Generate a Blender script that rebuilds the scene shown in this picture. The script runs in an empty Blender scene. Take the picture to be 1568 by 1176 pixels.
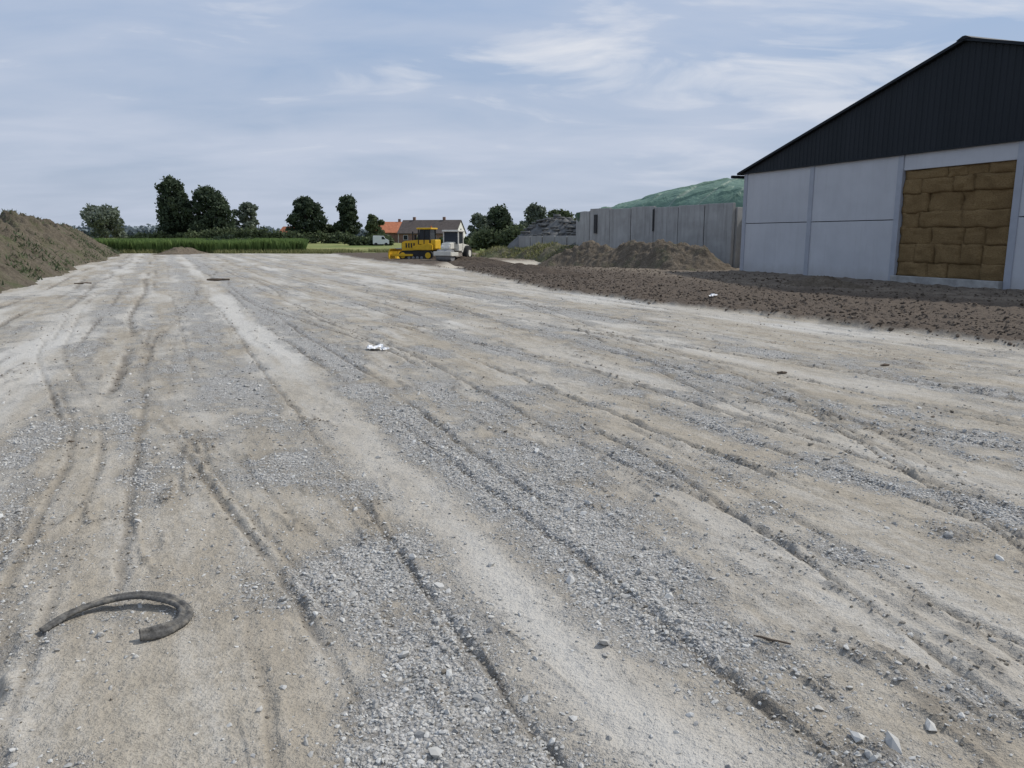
import bpy, bmesh, math, random
import numpy as np
from mathutils import Vector, Matrix
random.seed(7); rng=np.random.default_rng(7)
scene=bpy.context.scene
COL=scene.collection
# ------------------------------------------------------------ noise
TAB=rng.random((8,256,256))
def vn(x,y,k=0):
    x=np.asarray(x,float); y=np.asarray(y,float)
    xi=np.floor(x).astype(int); yi=np.floor(y).astype(int)
    fx=x-xi; fy=y-yi; fx=fx*fx*(3-2*fx); fy=fy*fy*(3-2*fy)
    T=TAB[k%8]
    a=T[xi&255,yi&255]; b=T[(xi+1)&255,yi&255]; c=T[xi&255,(yi+1)&255]; d=T[(xi+1)&255,(yi+1)&255]
    return (a*(1-fx)+b*fx)*(1-fy)+(c*(1-fx)+d*fx)*fy
def fbm(x,y,k=0,o=4,g=.5):
    r=0;a=1;t=0
    for i in range(o):
        r=r+a*vn(x*2**i+17.3*i,y*2**i+5.1*i,k+i); t+=a; a*=g
    return r/t
def sst(a,b,x):
    t=np.clip((x-a)/(b-a),0,1); return t*t*(3-2*t)
# ------------------------------------------------------------ node helpers
def newmat(name):
    m=bpy.data.materials.new(name); m.use_nodes=True
    nt=m.node_tree; b=nt.nodes['Principled BSDF']; b.inputs['Specular IOR Level'].default_value=.2
    return m,nt,b
def N(nt,t,**kw):
    n=nt.nodes.new(t)
    return n
def L(nt,a,b): nt.links.new(a,b)
def mix(nt,fac,a,b,mode='MIX'):
    n=nt.nodes.new('ShaderNodeMix'); n.data_type='RGBA'; n.blend_type=mode
    for idx,v in ((0,fac),(6,a),(7,b)):
        if isinstance(v,bpy.types.NodeSocket): nt.links.new(v,n.inputs[idx])
        else:
            n.inputs[idx].default_value = v if idx==0 else (*v,1) if len(v)==3 else v
    return n.outputs[2]
def mth(nt,op,a,b=None,c=None,clamp=False):
    n=nt.nodes.new('ShaderNodeMath'); n.operation=op; n.use_clamp=clamp
    for i,v in enumerate((a,b,c)):
        if v is None: continue
        if isinstance(v,bpy.types.NodeSocket): nt.links.new(v,n.inputs[i])
        else: n.inputs[i].default_value=v
    return n.outputs[0]
def ramp(nt,fac,p0,p1,c0=(0,0,0),c1=(1,1,1)):
    n=nt.nodes.new('ShaderNodeValToRGB'); e=n.color_ramp.elements
    e[0].position=p0; e[1].position=p1; e[0].color=(*c0,1); e[1].color=(*c1,1)
    nt.links.new(fac,n.inputs[0]); return n.outputs[0]
def noise(nt,vec,scale,detail=4,rough=.55,dist=0):
    n=N(nt,'ShaderNodeTexNoise'); n.inputs['Scale'].default_value=scale; n.inputs['Detail'].default_value=detail
    n.inputs['Roughness'].default_value=rough; n.inputs['Distortion'].default_value=dist
    if vec is not None: nt.links.new(vec,n.inputs['Vector'])
    return n.outputs['Fac']
def attr(nt,name):
    n=N(nt,'ShaderNodeAttribute'); n.attribute_name=name; return n.outputs['Fac']
def objco(nt,scale=(1,1,1),rot=(0,0,0)):
    t=N(nt,'ShaderNodeTexCoord'); m=N(nt,'ShaderNodeMapping')
    m.inputs['Scale'].default_value=scale; m.inputs['Rotation'].default_value=rot
    nt.links.new(t.outputs['Object'],m.inputs['Vector']); return m.outputs[0]
def bump(nt,b,h,strength,dist,prev=None):
    n=N(nt,'ShaderNodeBump'); n.inputs['Strength'].default_value=strength; n.inputs['Distance'].default_value=dist
    nt.links.new(h,n.inputs['Height'])
    if prev is not None: nt.links.new(prev,n.inputs['Normal'])
    nt.links.new(n.outputs[0],b.inputs['Normal']); return n.outputs[0]
def simple(name,c,rough=.8,var=.25,scale=3,bmp=0,metal=0):
    m,nt,b=newmat(name); v=objco(nt)
    f=noise(nt,v,scale,4,.65)
    c0=tuple(x*(1-var) for x in c); c1=tuple(min(1,x*(1+var)) for x in c)
    L(nt,ramp(nt,f,.3,.7,c0,c1),b.inputs['Base Color']); b.inputs['Roughness'].default_value=rough
    b.inputs['Metallic'].default_value=metal
    if bmp: bump(nt,b,noise(nt,v,scale*8,3,.6),.5,bmp)
    return m
# ------------------------------------------------------------ mesh helpers
def mesh_np(name,V,F,mats,attrs=None,smooth=False,matidx=None):
    me=bpy.data.meshes.new(name); V=np.asarray(V,np.float32); F=np.asarray(F,np.int32)
    k=F.shape[1]
    me.vertices.add(len(V)); me.vertices.foreach_set('co',V.ravel())
    me.loops.add(F.size); me.loops.foreach_set('vertex_index',F.ravel())
    me.polygons.add(len(F)); me.polygons.foreach_set('loop_start',np.arange(0,F.size,k,dtype=np.int32))
    me.polygons.foreach_set('loop_total',np.full(len(F),k,np.int32))
    me.polygons.foreach_set('use_smooth',np.full(len(F),smooth))
    if matidx is not None: me.polygons.foreach_set('material_index',np.asarray(matidx,np.int32))
    for m in mats: me.materials.append(m)
    me.update(calc_edges=True)
    for k2,v in (attrs or {}).items():
        a=me.attributes.new(k2,'FLOAT','POINT'); a.data.foreach_set('value',np.asarray(v,np.float32))
    o=bpy.data.objects.new(name,me); COL.objects.link(o); return o
def from_bm(bm,name,mat,parent=None,smooth=False):
    me=bpy.data.meshes.new(name); bm.to_mesh(me); bm.free()
    if mat: me.materials.append(mat)
    if smooth:
        for p in me.polygons: p.use_smooth=True
    o=bpy.data.objects.new(name,me); COL.objects.link(o)
    if parent: o.parent=parent
    return o
def box(name,c,d,mat,parent=None,bev=0,rot=None):
    bm=bmesh.new(); bmesh.ops.create_cube(bm,size=1)
    bmesh.ops.scale(bm,vec=d,verts=bm.verts)
    if bev: bmesh.ops.bevel(bm,geom=bm.edges[:],offset=bev,segments=2,affect='EDGES',profile=.5)
    if rot is not None: bmesh.ops.rotate(bm,matrix=rot,verts=bm.verts)
    bmesh.ops.translate(bm,vec=c,verts=bm.verts)
    return from_bm(bm,name,mat,parent)
def cyl(name,c,r,h,axis,mat,parent=None,seg=20,r2=None,bev=0):
    bm=bmesh.new(); bmesh.ops.create_cone(bm,cap_ends=True,segments=seg,radius1=r,radius2=r if r2 is None else r2,depth=h)
    if bev: bmesh.ops.bevel(bm,geom=[e for e in bm.edges if len(e.link_faces)==2 and abs(e.link_faces[0].normal.dot(e.link_faces[1].normal))<.3],offset=bev,segments=2,affect='EDGES')
    if axis=='x': bmesh.ops.rotate(bm,matrix=Matrix.Rotation(math.pi/2,3,'Y'),verts=bm.verts)
    if axis=='y': bmesh.ops.rotate(bm,matrix=Matrix.Rotation(math.pi/2,3,'X'),verts=bm.verts)
    bmesh.ops.translate(bm,vec=c,verts=bm.verts)
    return from_bm(bm,name,mat,parent)
def prism(name,pts,y0,y1,mat,parent=None,axis='y',bev=0):
    bm=bmesh.new()
    f=[(p[0],y0,p[1]) if axis=='y' else (y0,p[0],p[1]) for p in pts]
    g=[(p[0],y1,p[1]) if axis=='y' else (y1,p[0],p[1]) for p in pts]
    a=[bm.verts.new(v) for v in f]; b=[bm.verts.new(v) for v in g]
    bm.faces.new(a); bm.faces.new(b[::-1]); n=len(a)
    for i in range(n): bm.faces.new((a[i],b[i],b[(i+1)%n],a[(i+1)%n]))
    bmesh.ops.recalc_face_normals(bm,faces=bm.faces)
    if bev: bmesh.ops.bevel(bm,geom=bm.edges[:],offset=bev,segments=2,affect='EDGES')
    return from_bm(bm,name,mat,parent)
def empty(name,loc,rz=0,scale=1):
    e=bpy.data.objects.new(name,None); COL.objects.link(e); e.location=loc; e.rotation_euler=(0,0,rz); e.scale=(scale,)*3; return e

# ------------------------------------------------------------ terrain functions (s along haul direction, w across)
CX,CY=.915,.404
def sw(X,Y): return -X*CY+Y*CX, X*CX+Y*CY
def xy(s,w): return -s*CY+w*CX, s*CX+w*CY
def soil_edge(s): return np.interp(s,[0,8,13,22,30,42,54,70,90],[13.2,12.9,12.9,11.9,13.2,15,14.6,15.5,17])
# w0, width, depth, meander amplitude, meander frequency
RUTS=[(-.68,.05,.030,.12,.5),(-.30,.030,.015,.1,.4),(-2.9,.06,.03,.3,.2),(-2.3,.05,.02,.2,.4),(.25,.025,.012,.08,.3),(1.18,.02,.018,.10,.5),(1.95,.03,.020,.12,.5),(2.42,.03,.022,.25,.4),
      (3.1,.03,.022,.35,.35),(3.35,.025,.02,.35,.35),(4.15,.03,.034,.22,.22),(4.6,.025,.02,.3,.3),(5.2,.03,.028,.3,.3),(6.2,.035,.035,.5,.2),(6.75,.025,.02,.5,.2),(7.3,.03,.03,.3,.3),(8.5,.04,.04,.4,.15),(9.1,.03,.02,.4,.15),(9.7,.03,.03,.2,.3),(10.8,.04,.04,.2,.2),(11.5,.04,.03,.2,.2),(-3.8,.05,.04,.3,.2),(-1.5,.03,.02,.3,.25)]
CURVES=[([2,4,8,15.5,25,40],[7.4,6.6,5.4,4.2,3.6,3.4],.032),([2,4,9,16,30,45],[9.6,9,8.2,6.6,5.5,5.2],.034),([1,2,6,12,20,30],[2.6,3.0,3.7,3.3,2.3,1.8],.022),
        ([1,3,8,14,24,40],[-1.0,-1.0,-.9,-1.9,-2.3,-2.2],.022),([3,5,12,20,35,50],[11,10.5,9.2,8.9,9.8,10.6],.030),([1.5,3,5,8,12,20],[3.6,4.7,5.6,6.9,7.6,8.0],.022),([2,5,9,14,20,30],[5.0,5.2,6.1,7.6,9.0,10.8],.022),([3,6,10,16,26,40],[.6,.2,-.4,-.2,.9,1.5],.018)]
SG=np.arange(-60,160,.02)
TABR=[]
for i,(w0,wd,dp,am,fr) in enumerate(RUTS):
    z=np.full_like(SG,i*3.7)
    TABR.append((w0+am*2*(vn(SG*fr*.5,z,i)-.5)+.09*(fbm(SG*2.3,z*.46,i+1,5,.65)-.5), sst(.35,.65,vn(SG*.33,z*2.4,i+2))*.9+.1, wd, dp))
for i,(cs,cw,dp) in enumerate(CURVES):
    z=np.full_like(SG,i*5.3+80); base=np.interp(SG,cs,cw); k=np.hanning(220); base=np.convolve(np.pad(base,110,mode='edge')[:len(base)+219],k/k.sum(),'valid')[:len(SG)]
    inr=sst(cs[0]-1,cs[0]+1,SG)*(1-sst(cs[-1]-6,cs[-1],SG))
    for off,dd in ((0,1),(.10,.6),(.34,.5)):
        TABR.append((base+off+.05*(fbm(SG*2.3,z,i+1,5,.65)-.5), inr*(sst(.25,.6,vn(SG*.4,z+off*30,i+2))*.85+.15), .025, dp*dd))
TABR=[(a.astype(np.float32),b_.astype(np.float32),c,d) for a,b_,c,d in TABR]
def rutlines(s,w):
    ii=np.clip(((s+60)/.02).astype(int),0,len(SG)-1)
    h=np.zeros_like(w); d=np.zeros_like(w)
    sc=1+.02*np.clip(s,0,50)
    lump=.25+1.3*fbm(s*5,w*5,1,3); lump2=np.clip(fbm(s*11,w*11,3,3)-.42,0,1)*5; cl_=np.clip(lump,0,1)
    for (wt,bt,wd,dp) in TABR:
        q=w-wt[ii]; W_=wd*sc
        near=np.abs(q)<5*W_
        j=np.nonzero(near)[0]
        if not len(j): continue
        q=q[j]; W_=W_[j]; br=bt[ii[j]]
        h[j]-=dp*br*np.exp(-(q/W_)**4)*lump[j]
        h[j]+=dp*br*lump2[j]*(.5*np.exp(-((q-2.0*W_)/(1.1*W_))**2)+.3*np.exp(-((q+2.0*W_)/W_)**2))
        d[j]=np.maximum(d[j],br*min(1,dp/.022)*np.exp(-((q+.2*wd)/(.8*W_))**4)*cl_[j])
    return h,d
def masks(X,Y):
    s,w=sw(X,Y)
    wob=.5*(fbm(s*.45,w*.35,2,3)-.5)
    wv=w+wob
    e=soil_edge(s)+1.0*(fbm(s*.5,w*.5,5)-.5)+.6*(fbm(s*3,w*3,6)-.5)
    soil=sst(-.15,.15,w-e)
    far=sst(-2,2,Y+4*(fbm(X*.08,X*0,3)-.5)-84)
    left=sst(-.5,.8,-w-5.2)
    bands=[(2.2,.40,1.2),(.75,.45,.8),(-1.2,.3,.7),(-2.6,.3,.5),(3.5,.3,.5),(4.9,.3,.8),(6.6,.5,.6),(-.35,.2,.4),(8.9,.6,.7),(2.9,.25,.5)]
    g=0
    for w0,wd,a in bands: g=g+a*np.exp(-((wv-w0)/wd)**2)
    n1=fbm(s*.6,w*1.3,0,6,.6); n2=fbm(s*2.6,w*3.2,3,5,.6)
    gr=sst(.36,.84,.30*np.clip(g,0,1.3)+.64*n1+.62*n2-.19)
    smooth=np.exp(-((wv-1.55)/.27)**2)*sst(.1,.5,fbm(s*.6,w,4)+.2)
    gr=gr*(1-.9*smooth)
    nn_=.6+.8*n2
    cl=sst(.25,.8,np.exp(-(((X+1.75)/.85)**2+((Y-4.75)/.75)**2))*1.3*nn_)
    cl=np.maximum(cl,sst(.25,.8,np.exp(-(((X-3)/1.6)**2+((Y-3.5)/.7)**2))*1.2*nn_))
    cl=np.maximum(cl,sst(.25,.8,np.exp(-(((X+1.3)/.8)**2+((Y-3.0)/.5)**2))*1.2*nn_))
    gr=gr*(1-.85*cl)
    pale=np.clip(smooth*.8+.8*np.exp(-((wv+2.0)/.45)**2)*sst(4,10,s)+.6*np.exp(-((wv-.35)/.22)**2)*sst(6,10,s)+.5*np.exp(-((wv-7.9)/.4)**2)+.5*np.exp(-((wv-11.8)/.6)**2)+.45*np.exp(-((wv-5.6)/.35)**2)+.4*np.exp(-((wv-3.2)/.3)**2),0,1)*sst(.25,.6,fbm(s*.4,w*1.1,6))
    pale=np.clip(pale+.7*sst(.48,.68,fbm(s*.2,w*1.3,1))*sst(6,14,s),0,1)
    road=sst(44,46.5,Y-.35*X)*(1-sst(57,59,Y))*sst(-5,-3.5,X)*(1-sst(3.2,4.0,X))*soil
    soil=soil*(1-road)
    return s,w,soil,far,left,gr,pale,cl,road
def height(X,Y,full=False):
    s,w,soil,far,left,gr,pale,cl,road=masks(X,Y)
    yard=(1-soil)*(1-far)*(1-left)
    h=.07*(fbm(s*.12,w*.3,0,3)-.5)
    rh,rd=rutlines(s,w)
    nearf=1-sst(40,85,s)
    h=h+yard*nearf*rh
    rg=1-np.abs(2*fbm(s*.28,w*1.7,4,5,.55)-1); r1=np.clip((rg-.95)/.05,0,1)*sst(.35,.6,fbm(s*.5,w*.8,6,3))
    rg=1-np.abs(2*fbm(s*.5+40,w*3.1,1,5,.55)-1); r2=np.clip((rg-.95)/.05,0,1)*sst(.45,.65,fbm(s*.6,w*.9,3,3))*.6
    ridge_=np.maximum(r1,r2)
    lump=fbm(X*9,Y*9,2,3)
    h=h+yard*nearf*.022*ridge_*(.1+1.5*lump)
    h=h+yard*.022*(fbm(s*.8,w*3.2,2,4)-.5)
    h=h+yard*.022*(fbm(X*7,Y*7,5,4,.65)-.5)
    tr=np.clip(sst(.5,.75,fbm(s*.5+9,w*1.2,7,3))*.7+cl*.7,0,1)*sst(.3,.6,fbm(X*1.7,Y*1.7,1,3))
    ph=s*2*math.pi/.12+3.5*fbm(s*1.1,w*1.6,1,3)*2
    h=h+yard*tr*.0045*np.maximum(0,np.sin(ph))**.7*(.3+1.2*lump)*(1-sst(6,16,np.hypot(X,Y)))
    h=h+yard*gr*.016*(fbm(X*22,Y*22,1,2)-.5)
    cl2=fbm(X*3.4,Y*3.4,4,5,.68)
    h=h+soil*(.10+.19*(cl2-.45)*(1-far))
    h=h-.05*road
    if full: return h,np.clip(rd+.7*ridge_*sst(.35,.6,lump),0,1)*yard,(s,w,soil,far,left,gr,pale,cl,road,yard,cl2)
    return h
# ------------------------------------------------------------ ground sheet
rr=np.concatenate([[0.0,.3,.6],.8*1.0064**np.arange(0,1340)]); rr=rr[rr<4000]; rr=np.append(rr,[4500.])
ang=np.concatenate([np.arange(-46,46.01,.15),np.arange(49,313,3.)])
A=np.radians(ang); R,T=np.meshgrid(rr,A,indexing='ij')
X=R*np.sin(T); Y=R*np.cos(T)
h,rd,(s_,w_,soil,far,left,gr,pale,cl,road,yard,cl2)=height(X.ravel(),Y.ravel(),True)
nR,nA=R.shape
idx=np.arange(nR*nA).reshape(nR,nA); nx=np.roll(idx,-1,axis=1)
F=np.stack([idx[:-1],nx[:-1],nx[1:],idx[1:]],-1).reshape(-1,4)[:, ::-1]
V=np.stack([X.ravel(),Y.ravel(),h],-1)
m,nt,b=newmat('ground_clay_gravel')
v=objco(nt); vs=objco(nt,(1,1,1),(0,0,-math.radians(23.8)))
st=N(nt,'ShaderNodeMapping'); st.inputs['Scale'].default_value=(1,.14,1); L(nt,vs,st.inputs[0])
nA1=noise(nt,v,1.3,4,.62); nB=noise(nt,v,9,5,.70); nC=noise(nt,v,60,3,.7); nS=noise(nt,st.outputs[0],3.6,5,.68)
clay=ramp(nt,nA1,.32,.68,(.340,.298,.236),(.430,.388,.320))
clay=mix(nt,mth(nt,'MULTIPLY',ramp(nt,nS,.45,.64),.7),clay,(.47,.45,.41))
clay=mix(nt,mth(nt,'MULTIPLY',ramp(nt,nS,.34,.46,(1,1,1),(0,0,0)),.35),clay,(.285,.25,.20))
clay=mix(nt,mth(nt,'MULTIPLY',ramp(nt,nB,.38,.54,(1,1,1),(0,0,0)),.48),clay,(.26,.23,.185))
clay=mix(nt,mth(nt,'MULTIPLY',ramp(nt,nC,.38,.50,(1,1,1),(0,0,0)),.45),clay,(.21,.188,.155))
clay=mix(nt,mth(nt,'MULTIPLY',attr(nt,'pale'),.75),clay,(.54,.525,.49))
vo=N(nt,'ShaderNodeTexVoronoi'); vo.inputs['Scale'].default_value=55; L(nt,v,vo.inputs['Vector'])
sep=N(nt,'ShaderNodeSeparateColor'); L(nt,vo.outputs['Color'],sep.inputs[0])
gcol=ramp(nt,sep.outputs[0],0,1,(.26,.255,.245),(.55,.54,.52))
gcol=mix(nt,ramp(nt,vo.outputs['Distance'],.45,.85),gcol,(.155,.147,.135))
gcol=mix(nt,mth(nt,'MULTIPLY',ramp(nt,nB,.42,.62),.4),gcol,(.43,.415,.38))
gedge=mth(nt,'ADD',attr(nt,'gravel'),mth(nt,'MULTIPLY',mth(nt,'ADD',mth(nt,'SUBTRACT',nC,.5),mth(nt,'SUBTRACT',nB,.5)),1.4))
gfac=ramp(nt,gedge,.25,.75)
col=mix(nt,mth(nt,'MULTIPLY',gfac,.9),clay,gcol)
col=mix(nt,mth(nt,'MULTIPLY',attr(nt,'rut_shade'),.75),col,(.12,.105,.087))  # shade of ruts and ridges painted dark into the colour, over disturbed soil
sc=mix(nt,ramp(nt,nB,.3,.7),(.068,.053,.041),(.135,.108,.084))
sc=mix(nt,mth(nt,'MULTIPLY',attr(nt,'dry'),ramp(nt,nA1,.3,.6)),sc,(.215,.178,.137))
col=mix(nt,attr(nt,'soil'),col,sc)
col=mix(nt,attr(nt,'road'),col,(.46,.415,.34))
gs=mix(nt,ramp(nt,noise(nt,v,.05,4,.6),.4,.6),(.13,.17,.05),(.32,.31,.13))
gs=mix(nt,mth(nt,'MULTIPLY',ramp(nt,nA1,.4,.6),.4),gs,(.09,.12,.04))
col=mix(nt,attr(nt,'grass'),col,gs)
L(nt,col,b.inputs['Base Color']); b.inputs['Roughness'].default_value=.95; b.inputs['Specular IOR Level'].default_value=.15
hh=mth(nt,'MULTIPLY',mth(nt,'SUBTRACT',1,vo.outputs['Distance']),mth(nt,'MULTIPLY',gfac,.014))
hh=mth(nt,'ADD',hh,mth(nt,'MULTIPLY',nB,.034)); hh=mth(nt,'ADD',hh,mth(nt,'MULTIPLY',nC,.010))
p=bump(nt,b,hh,1.0,1.0)
ground=mesh_np('ground',V,F,[m],{'gravel':gr*yard*.95,'rut_shade':rd*.95,'soil':np.clip(soil+left,0,1),'pale':pale*yard,'grass':np.clip(far,0,1),'road':road,
   'dry':np.clip(sst(5.5,8.5,w_-soil_edge(s_)+2*(fbm(s_*.3,w_*.3,2)-.5))*.9,0,1)},smooth=True)
# ------------------------------------------------------------ stones
ico=bmesh.new(); bmesh.ops.create_icosphere(ico,subdivisions=1,radius=1); ico.verts.ensure_lookup_table()
IV=np.array([v.co[:] for v in ico.verts]); IF=np.array([[v.index for v in f.verts] for f in ico.faces]); ico.free()
def scatter(name,Xs,Ys,size,mat,flat=.65,sink=.25,zadd=0):
    n=len(Xs)
    Z=height(Xs,Ys)+zadd
    V=np.repeat(IV[None],n,0)*(1+.75*(rng.random((n,len(IV),1))-.5))
    a=rng.random(n)*6.283; ca,sa=np.cos(a)[:,None],np.sin(a)[:,None]
    sx=size*(.75+.6*rng.random(n)); sy=size*(.6+.4*rng.random(n)); sz=size*(flat*(.6+.7*rng.random(n)))
    x=V[:,:,0]*sx[:,None]; y=V[:,:,1]*sy[:,None]; z=V[:,:,2]*sz[:,None]
    tl=(rng.random((n,1))-.5)*.9; z=z+x*tl
    V=np.stack([x*ca-y*sa+Xs[:,None],x*sa+y*ca+Ys[:,None],z+(Z+sz*(.5-sink*1.2))[:,None]],-1)
    Fq=(IF[None]+(np.arange(n)*len(IV))[:,None,None]).reshape(-1,3)
    return mesh_np(name,V.reshape(-1,3),Fq,[mat],{'tone':np.repeat(rng.random(n),len(IV))})
ms,nt,b=newmat('crushed_stone')
t=attr(nt,'tone'); c=ramp(nt,t,0,1,(.26,.255,.245),(.58,.575,.55))
c=mix(nt,mth(nt,'MULTIPLY',ramp(nt,noise(nt,objco(nt),30,3,.6),.4,.65),.5),c,(.44,.415,.36))
L(nt,c,b.inputs['Base Color']); b.inputs['Roughness'].default_value=.9
def cand(n,r0,r1,a0=-40,a1=40):
    r=np.sqrt(rng.random(n)*(r1*r1-r0*r0)+r0*r0); a=np.radians(a0+(a1-a0)*rng.random(n)); return r*np.sin(a),r*np.cos(a)
xs=[];ys=[];ss=[]
for n,r0,r1,lo,hi,th in ((90000,1.6,6.5,.003,.009,1.1),(34000,1.6,9,.008,.016,1.4),(3000,1.6,12,.016,.028,2.2),(11000,6,16,.010,.020,1.5),(3000,14,30,.02,.03,1.5)):
    x,y=cand(n,r0,r1); g=masks(x,y); keep=rng.random(n)<(g[5]**th*.95+.03)*(1-g[2])*(1-g[4])
    x=x[keep];y=y[keep]; xs.append(x);ys.append(y);ss.append(lo+(hi-lo)*rng.random(len(x))**2)
scatter('gravel_stones',np.concatenate(xs),np.concatenate(ys),np.concatenate(ss),ms)
mc,nt,b=newmat('soil_clod'); c=ramp(nt,attr(nt,'tone'),0,1,(.070,.055,.042),(.155,.125,.098))
L(nt,c,b.inputs['Base Color']); b.inputs['Roughness'].default_value=.95
mcr,nt,b=newmat('rut_crumb'); c=ramp(nt,attr(nt,'tone'),0,1,(.14,.123,.10),(.38,.345,.29))
L(nt,c,b.inputs['Base Color']); b.inputs['Roughness'].default_value=.95
x,y=cand(80000,12,48,-8,42); g=masks(x,y); s0,w0=sw(x,y); dd_=w0-soil_edge(s0); k=(rng.random(len(x))<g[2]*(.2+.7*np.exp(-(dd_/4.5)**2))) ; x=x[k];y=y[k]
_,ww=sw(x,y); k=ww<24.5; x=x[k];y=y[k]
scatter('soil_clods',x,y,.012+.042*rng.random(len(x))**3,mc,.8,.35)
x,y=cand(9000,4,30,-40,42); s0,w0=sw(x,y); e=soil_edge(s0); k=(rng.random(len(x))<.5*np.exp(-((w0-e)/.35)**2)+.002)&(w0<13.5)&(w0>-4.8); x=x[k];y=y[k]
scatter('scattered_earth_lumps',x,y,.010+.020*rng.random(len(x))**2,mc,.6,.3)
xs=[];ys=[];ss=[]
for n,r0,r1,lo,hi in ((80000,1.6,8,.004,.012),(50000,7,22,.008,.020)):
    x,y=cand(n,r0,r1); off=.03*(1 if r0<3 else 1.6)
    _,r_,g=height(x,y,True); k=rng.random(n)<r_*.8; x=x[k]+rng.normal(size=k.sum())*off; y=y[k]+rng.normal(size=k.sum())*off*.5
    xs.append(x);ys.append(y);ss.append(lo+(hi-lo)*rng.random(len(x))**2)
scatter('rut_crumbs',np.concatenate(xs),np.concatenate(ys),np.concatenate(ss),mcr,.6,.2)
# ------------------------------------------------------------ mounds
def soilmat(name,dark,light,green=0,gcol=(.10,.125,.05)):
    m,nt,b=newmat(name); v=objco(nt)
    f=noise(nt,v,2.2,6,.68); c=ramp(nt,f,.32,.68,dark,light)
    c=mix(nt,mth(nt,'MULTIPLY',ramp(nt,noise(nt,v,14,4,.7),.4,.6,(1,1,1),(0,0,0)),.5),c,tuple(x*.55 for x in dark))
    if green: c=mix(nt,mth(nt,'MULTIPLY',ramp(nt,noise(nt,v,.7,6,.7),.58-.1*green,.70),min(.8,.3+.4*green)),c,gcol)
    L(nt,c,b.inputs['Base Color']); b.inputs['Roughness'].default_value=.97; b.inputs['Specular IOR Level'].default_value=.1
    p=bump(nt,b,noise(nt,v,6,6,.7),1,.16); return m
M_soil=soilmat('mound_earth',(.105,.088,.066),(.20,.172,.13),.9,(.095,.115,.05))
M_soil2=soilmat('pile_earth',(.12,.098,.074),(.24,.198,.15),.35)
M_dark=soilmat('dark_earth',(.075,.057,.044),(.16,.128,.10),.0)
M_bank=soilmat('grassy_bank_earth',(.12,.105,.075),(.21,.19,.13),1.2,(.09,.115,.045))
def ridge(name,p0,p1,halfw,prof,mat,nl,nw,rough=.35,k=0,asym=0.,pw=1.6):
    p0=np.array(p0);p1=np.array(p1); d=p1-p0; Ln=np.hypot(*d); d=d/Ln; nrm=np.array([d[1],-d[0]])
    l=np.linspace(0,Ln,nl); q=np.linspace(-1,1,nw); LL,Q=np.meshgrid(l,q,indexing='ij')
    H=np.interp(LL,np.array(prof[0])*Ln,prof[1])
    hw=halfw*(.75+.5*fbm(LL*.25,Q*0,k,3))
    Px=p0[0]+d[0]*LL+nrm[0]*(Q*hw+asym); Py=p0[1]+d[1]*LL+nrm[1]*(Q*hw+asym)
    sh=np.clip(1-np.abs(Q)**pw,0,1)
    n=fbm(Px*.9,Py*.9,k+1,5,.6)-.5; n2=fbm(Px*4,Py*4,k+3,4,.65)-.5
    big=fbm(Px*.3,Py*.3,k+2,3)-.5
    Z=H*sh*(1+rough*n*1.8+.7*big)+rough*.7*n*np.clip(H,0,1)*np.sqrt(sh)+.32*n2*np.clip(H*2,0,1)*np.sqrt(sh)-.12*(1-sh)-.03
    V=np.stack([Px,Py,Z],-1).reshape(-1,3); I=np.arange(nl*nw).reshape(nl,nw)
    F=np.stack([I[:-1,:-1],I[1:,:-1],I[1:,1:],I[:-1,1:]],-1).reshape(-1,4)
    return mesh_np(name,V,F,[mat],smooth=True),Px,Py,Z
def P(s,w): return xy(s,w)
mound,_,_,_=ridge('soil_mound',P(14,-9.2),P(112,-8.2),4.6,([0,.12,.3,.45,.62,.74,.86,1],[0,1.5,2.35,2.6,2.55,2.2,1.2,0]),M_soil,700,100,.38,1)
ridge('soil_pile',(10.9,39.6),(2.0,50.5),2.3,([0,.12,.3,.5,.72,.88,1],[0,1.1,1.45,1.3,1.3,.6,0]),M_soil2,200,60,.4,3)
ridge('soil_pile',(12.2,25.6),(9.6,29.6),1.2,([0,.5,1],[0,.45,0]),M_soil2,80,40,.4,5)
ridge('soil_berm',(-12,66),(0,54),1.3,([0,.15,.5,.85,1],[0,.25,.35,.25,0]),M_dark,200,40,.5,6)
ridge('grassy_bank',(-3,70),(7.0,53.5),2.4,([0,.2,.6,1],[0,.8,1.15,1.0]),M_bank,200,50,.3,2)
ridge('soil_pile',P(86,-.5),P(92,4.5),1.6,([0,.5,1],[0,.9,0]),M_soil2,70,30,.4,7)
ridge('soil_berm',P(24,15.8),P(60,20),1.6,([0,.3,.6,1],[0,.3,.25,.1]),M_dark,240,34,.5,4)
# ------------------------------------------------------------ barn
concrete,nt,b=newmat('precast_concrete'); v=objco(nt)
c=ramp(nt,noise(nt,v,.6,4,.6),.3,.7,(.46,.465,.48),(.54,.545,.56))
vz=N(nt,'ShaderNodeMapping'); vz.inputs['Scale'].default_value=(3,3,.25); L(nt,v,vz.inputs[0])
c=mix(nt,mth(nt,'MULTIPLY',ramp(nt,noise(nt,vz.outputs[0],1.5,5,.65),.52,.78),.35),c,(.38,.375,.37))
sz=N(nt,'ShaderNodeSeparateXYZ'); L(nt,v,sz.inputs[0])
splash=mth(nt,'MULTIPLY',ramp(nt,mth(nt,'ADD',sz.outputs[2],mth(nt,'MULTIPLY',noise(nt,v,3,4,.6),.6)),.15,.9,(1,1,1),(0,0,0)),.5)
c=mix(nt,splash,c,(.30,.27,.23))
L(nt,c,b.inputs['Base Color']); b.inputs['Roughness'].default_value=.85
col_c=simple('column_concrete',(.37,.385,.42),.85,.08,2,.003)
plinth=simple('plinth_concrete',(.34,.33,.31),.9,.25,3,.01)
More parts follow.
